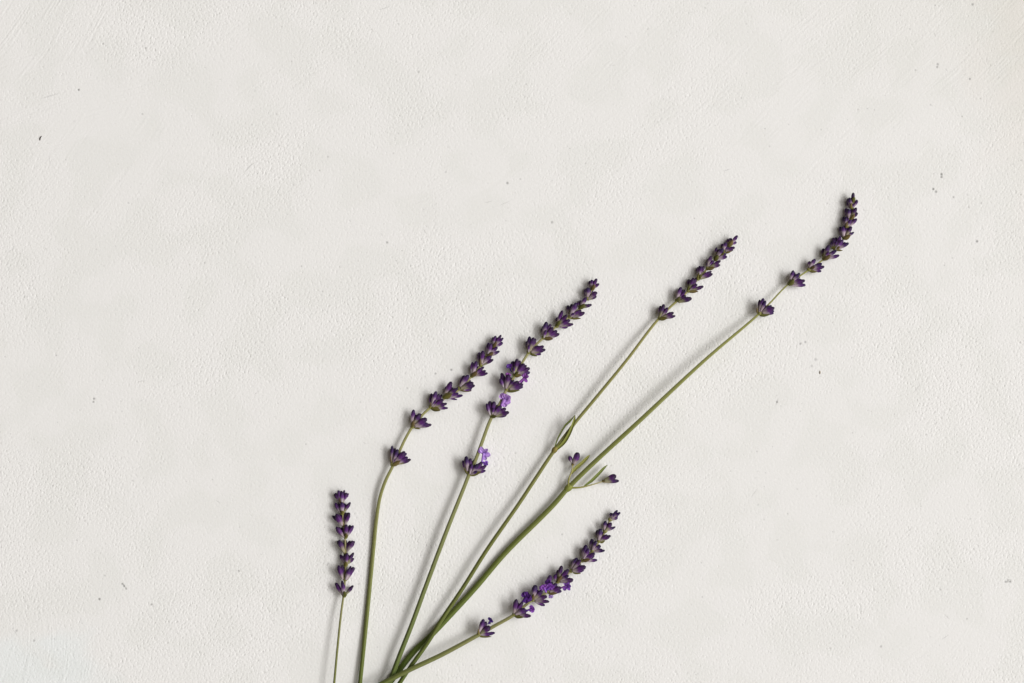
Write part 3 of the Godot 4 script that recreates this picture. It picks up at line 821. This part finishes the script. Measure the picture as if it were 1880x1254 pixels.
# the two side shoots where the long stem has its node
func side_shoots():
	frame = Vector3(980, 740, 6.965)
	var np: Array[Vector4] = []
	for i in 7:
		var t := i / 6.0
		var q := P(lerpf(1039, 1049, t), lerpf(900, 890.5, t), 0.0033) - root.position
		np.append(Vector4(q.x, q.y, q.z, UNIT * (4.8 + 1.4 * sin(t * PI))))
	put("stem_node", tube(np, 14, 0.06, 0.2, lin(120, 126, 60), lin(128, 132, 66)), stem_mat, root)
	for s in [0, 1]:
		var pts: Array = [[440, 1075, 4.2, 1.7], [450, 965, 4.0, 1.5], [486, 870, 3.7, 1.2], [500, 770, 3.4, 1.2]] if s == 0 else [[465, 1085, 3.6, 1.7], [600, 1078, 3.4, 1.5], [740, 1046, 3.0, 1.1], [885, 1002, 2.5, 0.9]]
		var p4 := []
		for p in pts:
			var q := at_frame(p[0], p[1])
			p4.append(V(q.x, q.y, p[2], p[3]))
		var line: Array[Vector4] = []
		for p in smooth_path(p4, 2.5):
			var q := P(p.x, p.y, p.z) - root.position
			line.append(Vector4(q.x, q.y, q.z, p.w * UNIT))
		var o := put("side_shoot", tube(line, 10, 0.04, 0.5, lin(128, 128, 58), lin(168, 160, 110)), stem_mat, root)
		var end := Vector3(line[-1].x, line[-1].y, line[-1].z)
		var h := end.y
		if s == 0:
			one_bud(o, Vector3.ZERO, h, at_frame(512, 775), at_frame(565, 637), 72 / frame.z, 1, 0)
			one_bud(o, Vector3.ZERO, h, at_frame(490, 765), at_frame(452, 680), 50 / frame.z, 0, 6)
			bract_at(o, h, [485, 800, 520, 755, 40])
		else:
			one_bud(o, Vector3.ZERO, h, at_frame(905, 985), at_frame(1048, 930), 72 / frame.z, 1, 3)
			one_bud(o, Vector3.ZERO, h, at_frame(895, 1010), at_frame(1083, 995), 46 / frame.z, 0, 1)
			bract_at(o, h, [870, 1005, 925, 985, 36])
	var l0 := []
	for p in [[478, 905, 3.3, 1.5], [530, 838, 3.2, 3.3], [620, 760, 2.9, 3.1], [690, 690, 2.5, 2.3], [716, 662, 2.3, 0.4]]:
		var q := at_frame(p[0], p[1])
		l0.append(V(q.x, q.y, p[2], p[3]))
	leaf("leaf", l0, -0.2, lin(134, 134, 66), lin(110, 114, 56), root)
	var l1 := []
	for p in [[640, 1062, 3.2, 1.2], [725, 1000, 3.3, 2.8], [815, 915, 3.1, 3.0], [900, 825, 2.8, 2.1], [942, 792, 2.6, 0.4]]:
		var q := at_frame(p[0], p[1])
		l1.append(V(q.x, q.y, p[2], p[3]))
	leaf("leaf", l1, -0.35, lin(112, 122, 56), lin(96, 106, 48), root)


func bract_at(o: Node3D, h: float, q: Array):
	var a := at_frame(q[0], q[1])
	var e := at_frame(q[2], q[3])
	var wide: float = q[4] / frame.z * UNIT
	put("bract", bract_meshes[2], bract_mat, o, toward(P(a.x, a.y, h + 0.0003) - root.position, P(e.x, e.y, h + 0.0010) - root.position, wide, wide))


func sprig_low():
	begin("low lavender sprig crossing over other stems, deep violet open flowers along its dense spike", [
		V(640, 1287, 6.2, 4.3), V(705, 1253.5, 6.9, 4.2), V(750.5, 1230.5, 7.2, 4.2), V(810, 1202.5, 6.3, 4.1), V(876.5, 1166.8, 5.2, 3.6), V(910, 1148, 4.9, 3.2), V(942, 1130, 4.6, 3), V(976, 1102.5, 4.1, 2.6), V(1005.5, 1086.5, 3.7, 2.4), V(1023, 1069, 3.4, 2.2), V(1049, 1048.3, 3, 2.1), V(1069, 1029.4, 2.8, 2), V(1087, 1011.5, 2.7, 1.9), V(1099, 996, 2.6, 1.8), V(1110.5, 977, 2.5, 1.6), V(1119.5, 954.5, 2.4, 1.4), V(1126, 946, 2.2, 1)], lin(86, 99, 44), lin(154, 146, 106), 0.7)
	frame = Vector3(860, 1060, 10.45)
	var deep := lin(98, 52, 158)
	var bright := lin(134, 78, 188)
	var a := whorl(195, 1100, [[215, 980, 290, 810, 80, 1, 2], [250, 1020, 340, 860, 90, 0, 3], [310, 1030, 410, 950, 104, 1, 3], [280, 1090, 440, 1090, 66, 1, 6], [390, 1110, 500, 1065, 62, 1, 2]], [[190, 1110, 195, 980, 46, 1], [220, 1140, 450, 1140, 52, 0]], 3)
	corolla(a, 370, 900, 465, 780, 70, 0.0006, 0.2, lin(80, 51, 132), lin(86, 60, 158), 51)
	var b := whorl(870, 720, [[880, 640, 920, 430, 88, 1, 0], [940, 620, 1040, 480, 80, 1], [960, 690, 1090, 610, 88, 2, 2], [1040, 760, 1190, 740, 76, 1, 5], [1060, 680, 1140, 630, 60, 0]], [[885, 730, 1055, 770, 85, 1]], 3)
	corolla(b, 1010, 500, 1210, 300, 170, 0.0004, 0.3, lin(96, 47, 137), lin(78, 40, 132), 52)
	corolla(b, 1110, 640, 1275, 560, 110, 0.0008, -0.3, lin(144, 78, 181), lin(104, 60, 180), 53)
	frame = Vector3(930, 1030, 10.45)
	whorl(490, 750, [[520, 630, 555, 470, 108, 1, 4], [560, 660, 600, 560, 80, 0], [590, 690, 680, 570, 90, 1], [620, 730, 770, 680, 76, 1, 5], [650, 790, 810, 780, 70, 1, 5], [620, 820, 730, 850, 62, 0, 6]], [[485, 760, 522, 630, 72, 2]], 3)
	var d := whorl(790, 590, [[760, 440, 840, 280, 98, 0], [840, 540, 960, 440, 88, 1, 2], [900, 580, 1040, 510, 88, 2, 0], [950, 600, 1050, 580, 62, 1]], [[795, 605, 975, 620, 85, 1]], 3)
	corolla(d, 760, 600, 690, 430, 130, 0.0012, 0.2, lin(146, 80, 181), lin(160, 110, 216), 54)
	corolla(d, 760, 560, 890, 420, 130, 0.0016, -0.2, lin(137, 73, 176), lin(116, 74, 196), 55)
	corolla(d, 780, 520, 840, 350, 100, 0.0010, 0.4, lin(100, 49, 143), lin(90, 48, 160), 58)
	corolla(d, 1010, 530, 1250, 445, 105, 0.0002, 0.2, lin(137, 84, 181), lin(170, 84, 180), 56)
	corolla(d, 830, 620, 860, 720, 70, -0.001, 0.0, lin(186, 156, 216), lin(170, 130, 200), 57)
	whorl(980, 400, [[1010, 270, 1055, 100, 90, 1, 7], [960, 340, 980, 180, 62, 0], [900, 370, 930, 260, 72, 0], [1080, 310, 1180, 170, 88, 1, 0], [1110, 330, 1190, 280, 62, 2], [1110, 400, 1270, 360, 96, 1, 5]], [[975, 410, 1065, 280, 82, 2]], 3)
	frame = Vector3(1030, 930, 8.957)
	whorl(165, 1060, [[190, 960, 260, 850, 75, 1, 4], [230, 980, 315, 880, 70, 2, 5], [220, 1060, 400, 990, 84, 2, 0], [160, 1000, 200, 890, 44, 0], [260, 1080, 370, 1050, 52, 1, 6]], [[195, 1080, 330, 1100, 52, 0]], 3)
	whorl(350, 890, [[380, 820, 410, 640, 80, 1, 4], [410, 800, 450, 700, 70, 2, 2], [470, 850, 550, 770, 70, 2, 0], [490, 900, 590, 880, 52, 0, 2], [430, 830, 470, 790, 42, 2, 6]], [[355, 895, 480, 868, 72, 2]], 3)
	whorl(510, 730, [[520, 680, 575, 570, 62, 2, 4], [460, 650, 510, 540, 70, 0], [530, 700, 650, 650, 56, 1, 4], [570, 760, 715, 725, 46, 1, 4]], [], 3)
	whorl(620, 570, [[610, 510, 650, 370, 80, 2, 4], [580, 470, 600, 390, 60, 0], [670, 550, 760, 470, 62, 1, 0], [690, 570, 810, 480, 54, 1, 3]], [[645, 595, 725, 565, 44, 0]], 3)
	whorl(720, 410, [[700, 330, 730, 240, 60, 1, 4], [750, 370, 825, 270, 70, 1], [780, 400, 890, 335, 38, 0, 4], [720, 360, 760, 300, 52, 0]], [], 3)
	whorl(800, 220, [[800, 180, 840, 110, 56, 0], [870, 140, 925, 65, 46, 1, 4], [900, 150, 970, 100, 46, 2, 4], [860, 200, 930, 160, 52, 1, 2], [890, 230, 930, 190, 36, 0], [850, 150, 890, 110, 52, 1, 4]], [], 2)


# ---------------------------------------------------------------- small things on the plaster

func debris():
	crumb("dark_crumb", "tiny dark curved crumb on the bare plaster near the upper left edge", [V(73.4, 258, 0.15, 0.5), V(73.5, 254.6, 0.25, 1.0), V(74.8, 251.6, 0.25, 0.9), V(76.8, 249.6, 0.15, 0.4)], lin(60, 52, 50))
	crumb("brown_crumb", "tiny brown chaff crumb on the plaster below the curved rightmost spike", [V(1505.4, 680.5, 0.12, 0.3), V(1505.6, 684, 0.2, 0.8), V(1505.4, 687, 0.12, 0.3)], lin(120, 96, 58))


func crumb(called: String, label: String, pts: Array, col: Color):
	var line: Array[Vector4] = []
	var at := P(pts[1].x, pts[1].y, 0.0)
	for p in smooth_path(pts, 0.7):
		var q := P(p.x, p.y, p.z) - at
		line.append(Vector4(q.x, q.y, q.z, p.w * UNIT))
	var o := put(called, tube(line, 10, 0.05, 0.3, col, col), stem_mat, self, Transform3D(Basis(), at))
	o.set_meta("label", label)
	o.set_meta("category", "crumb")
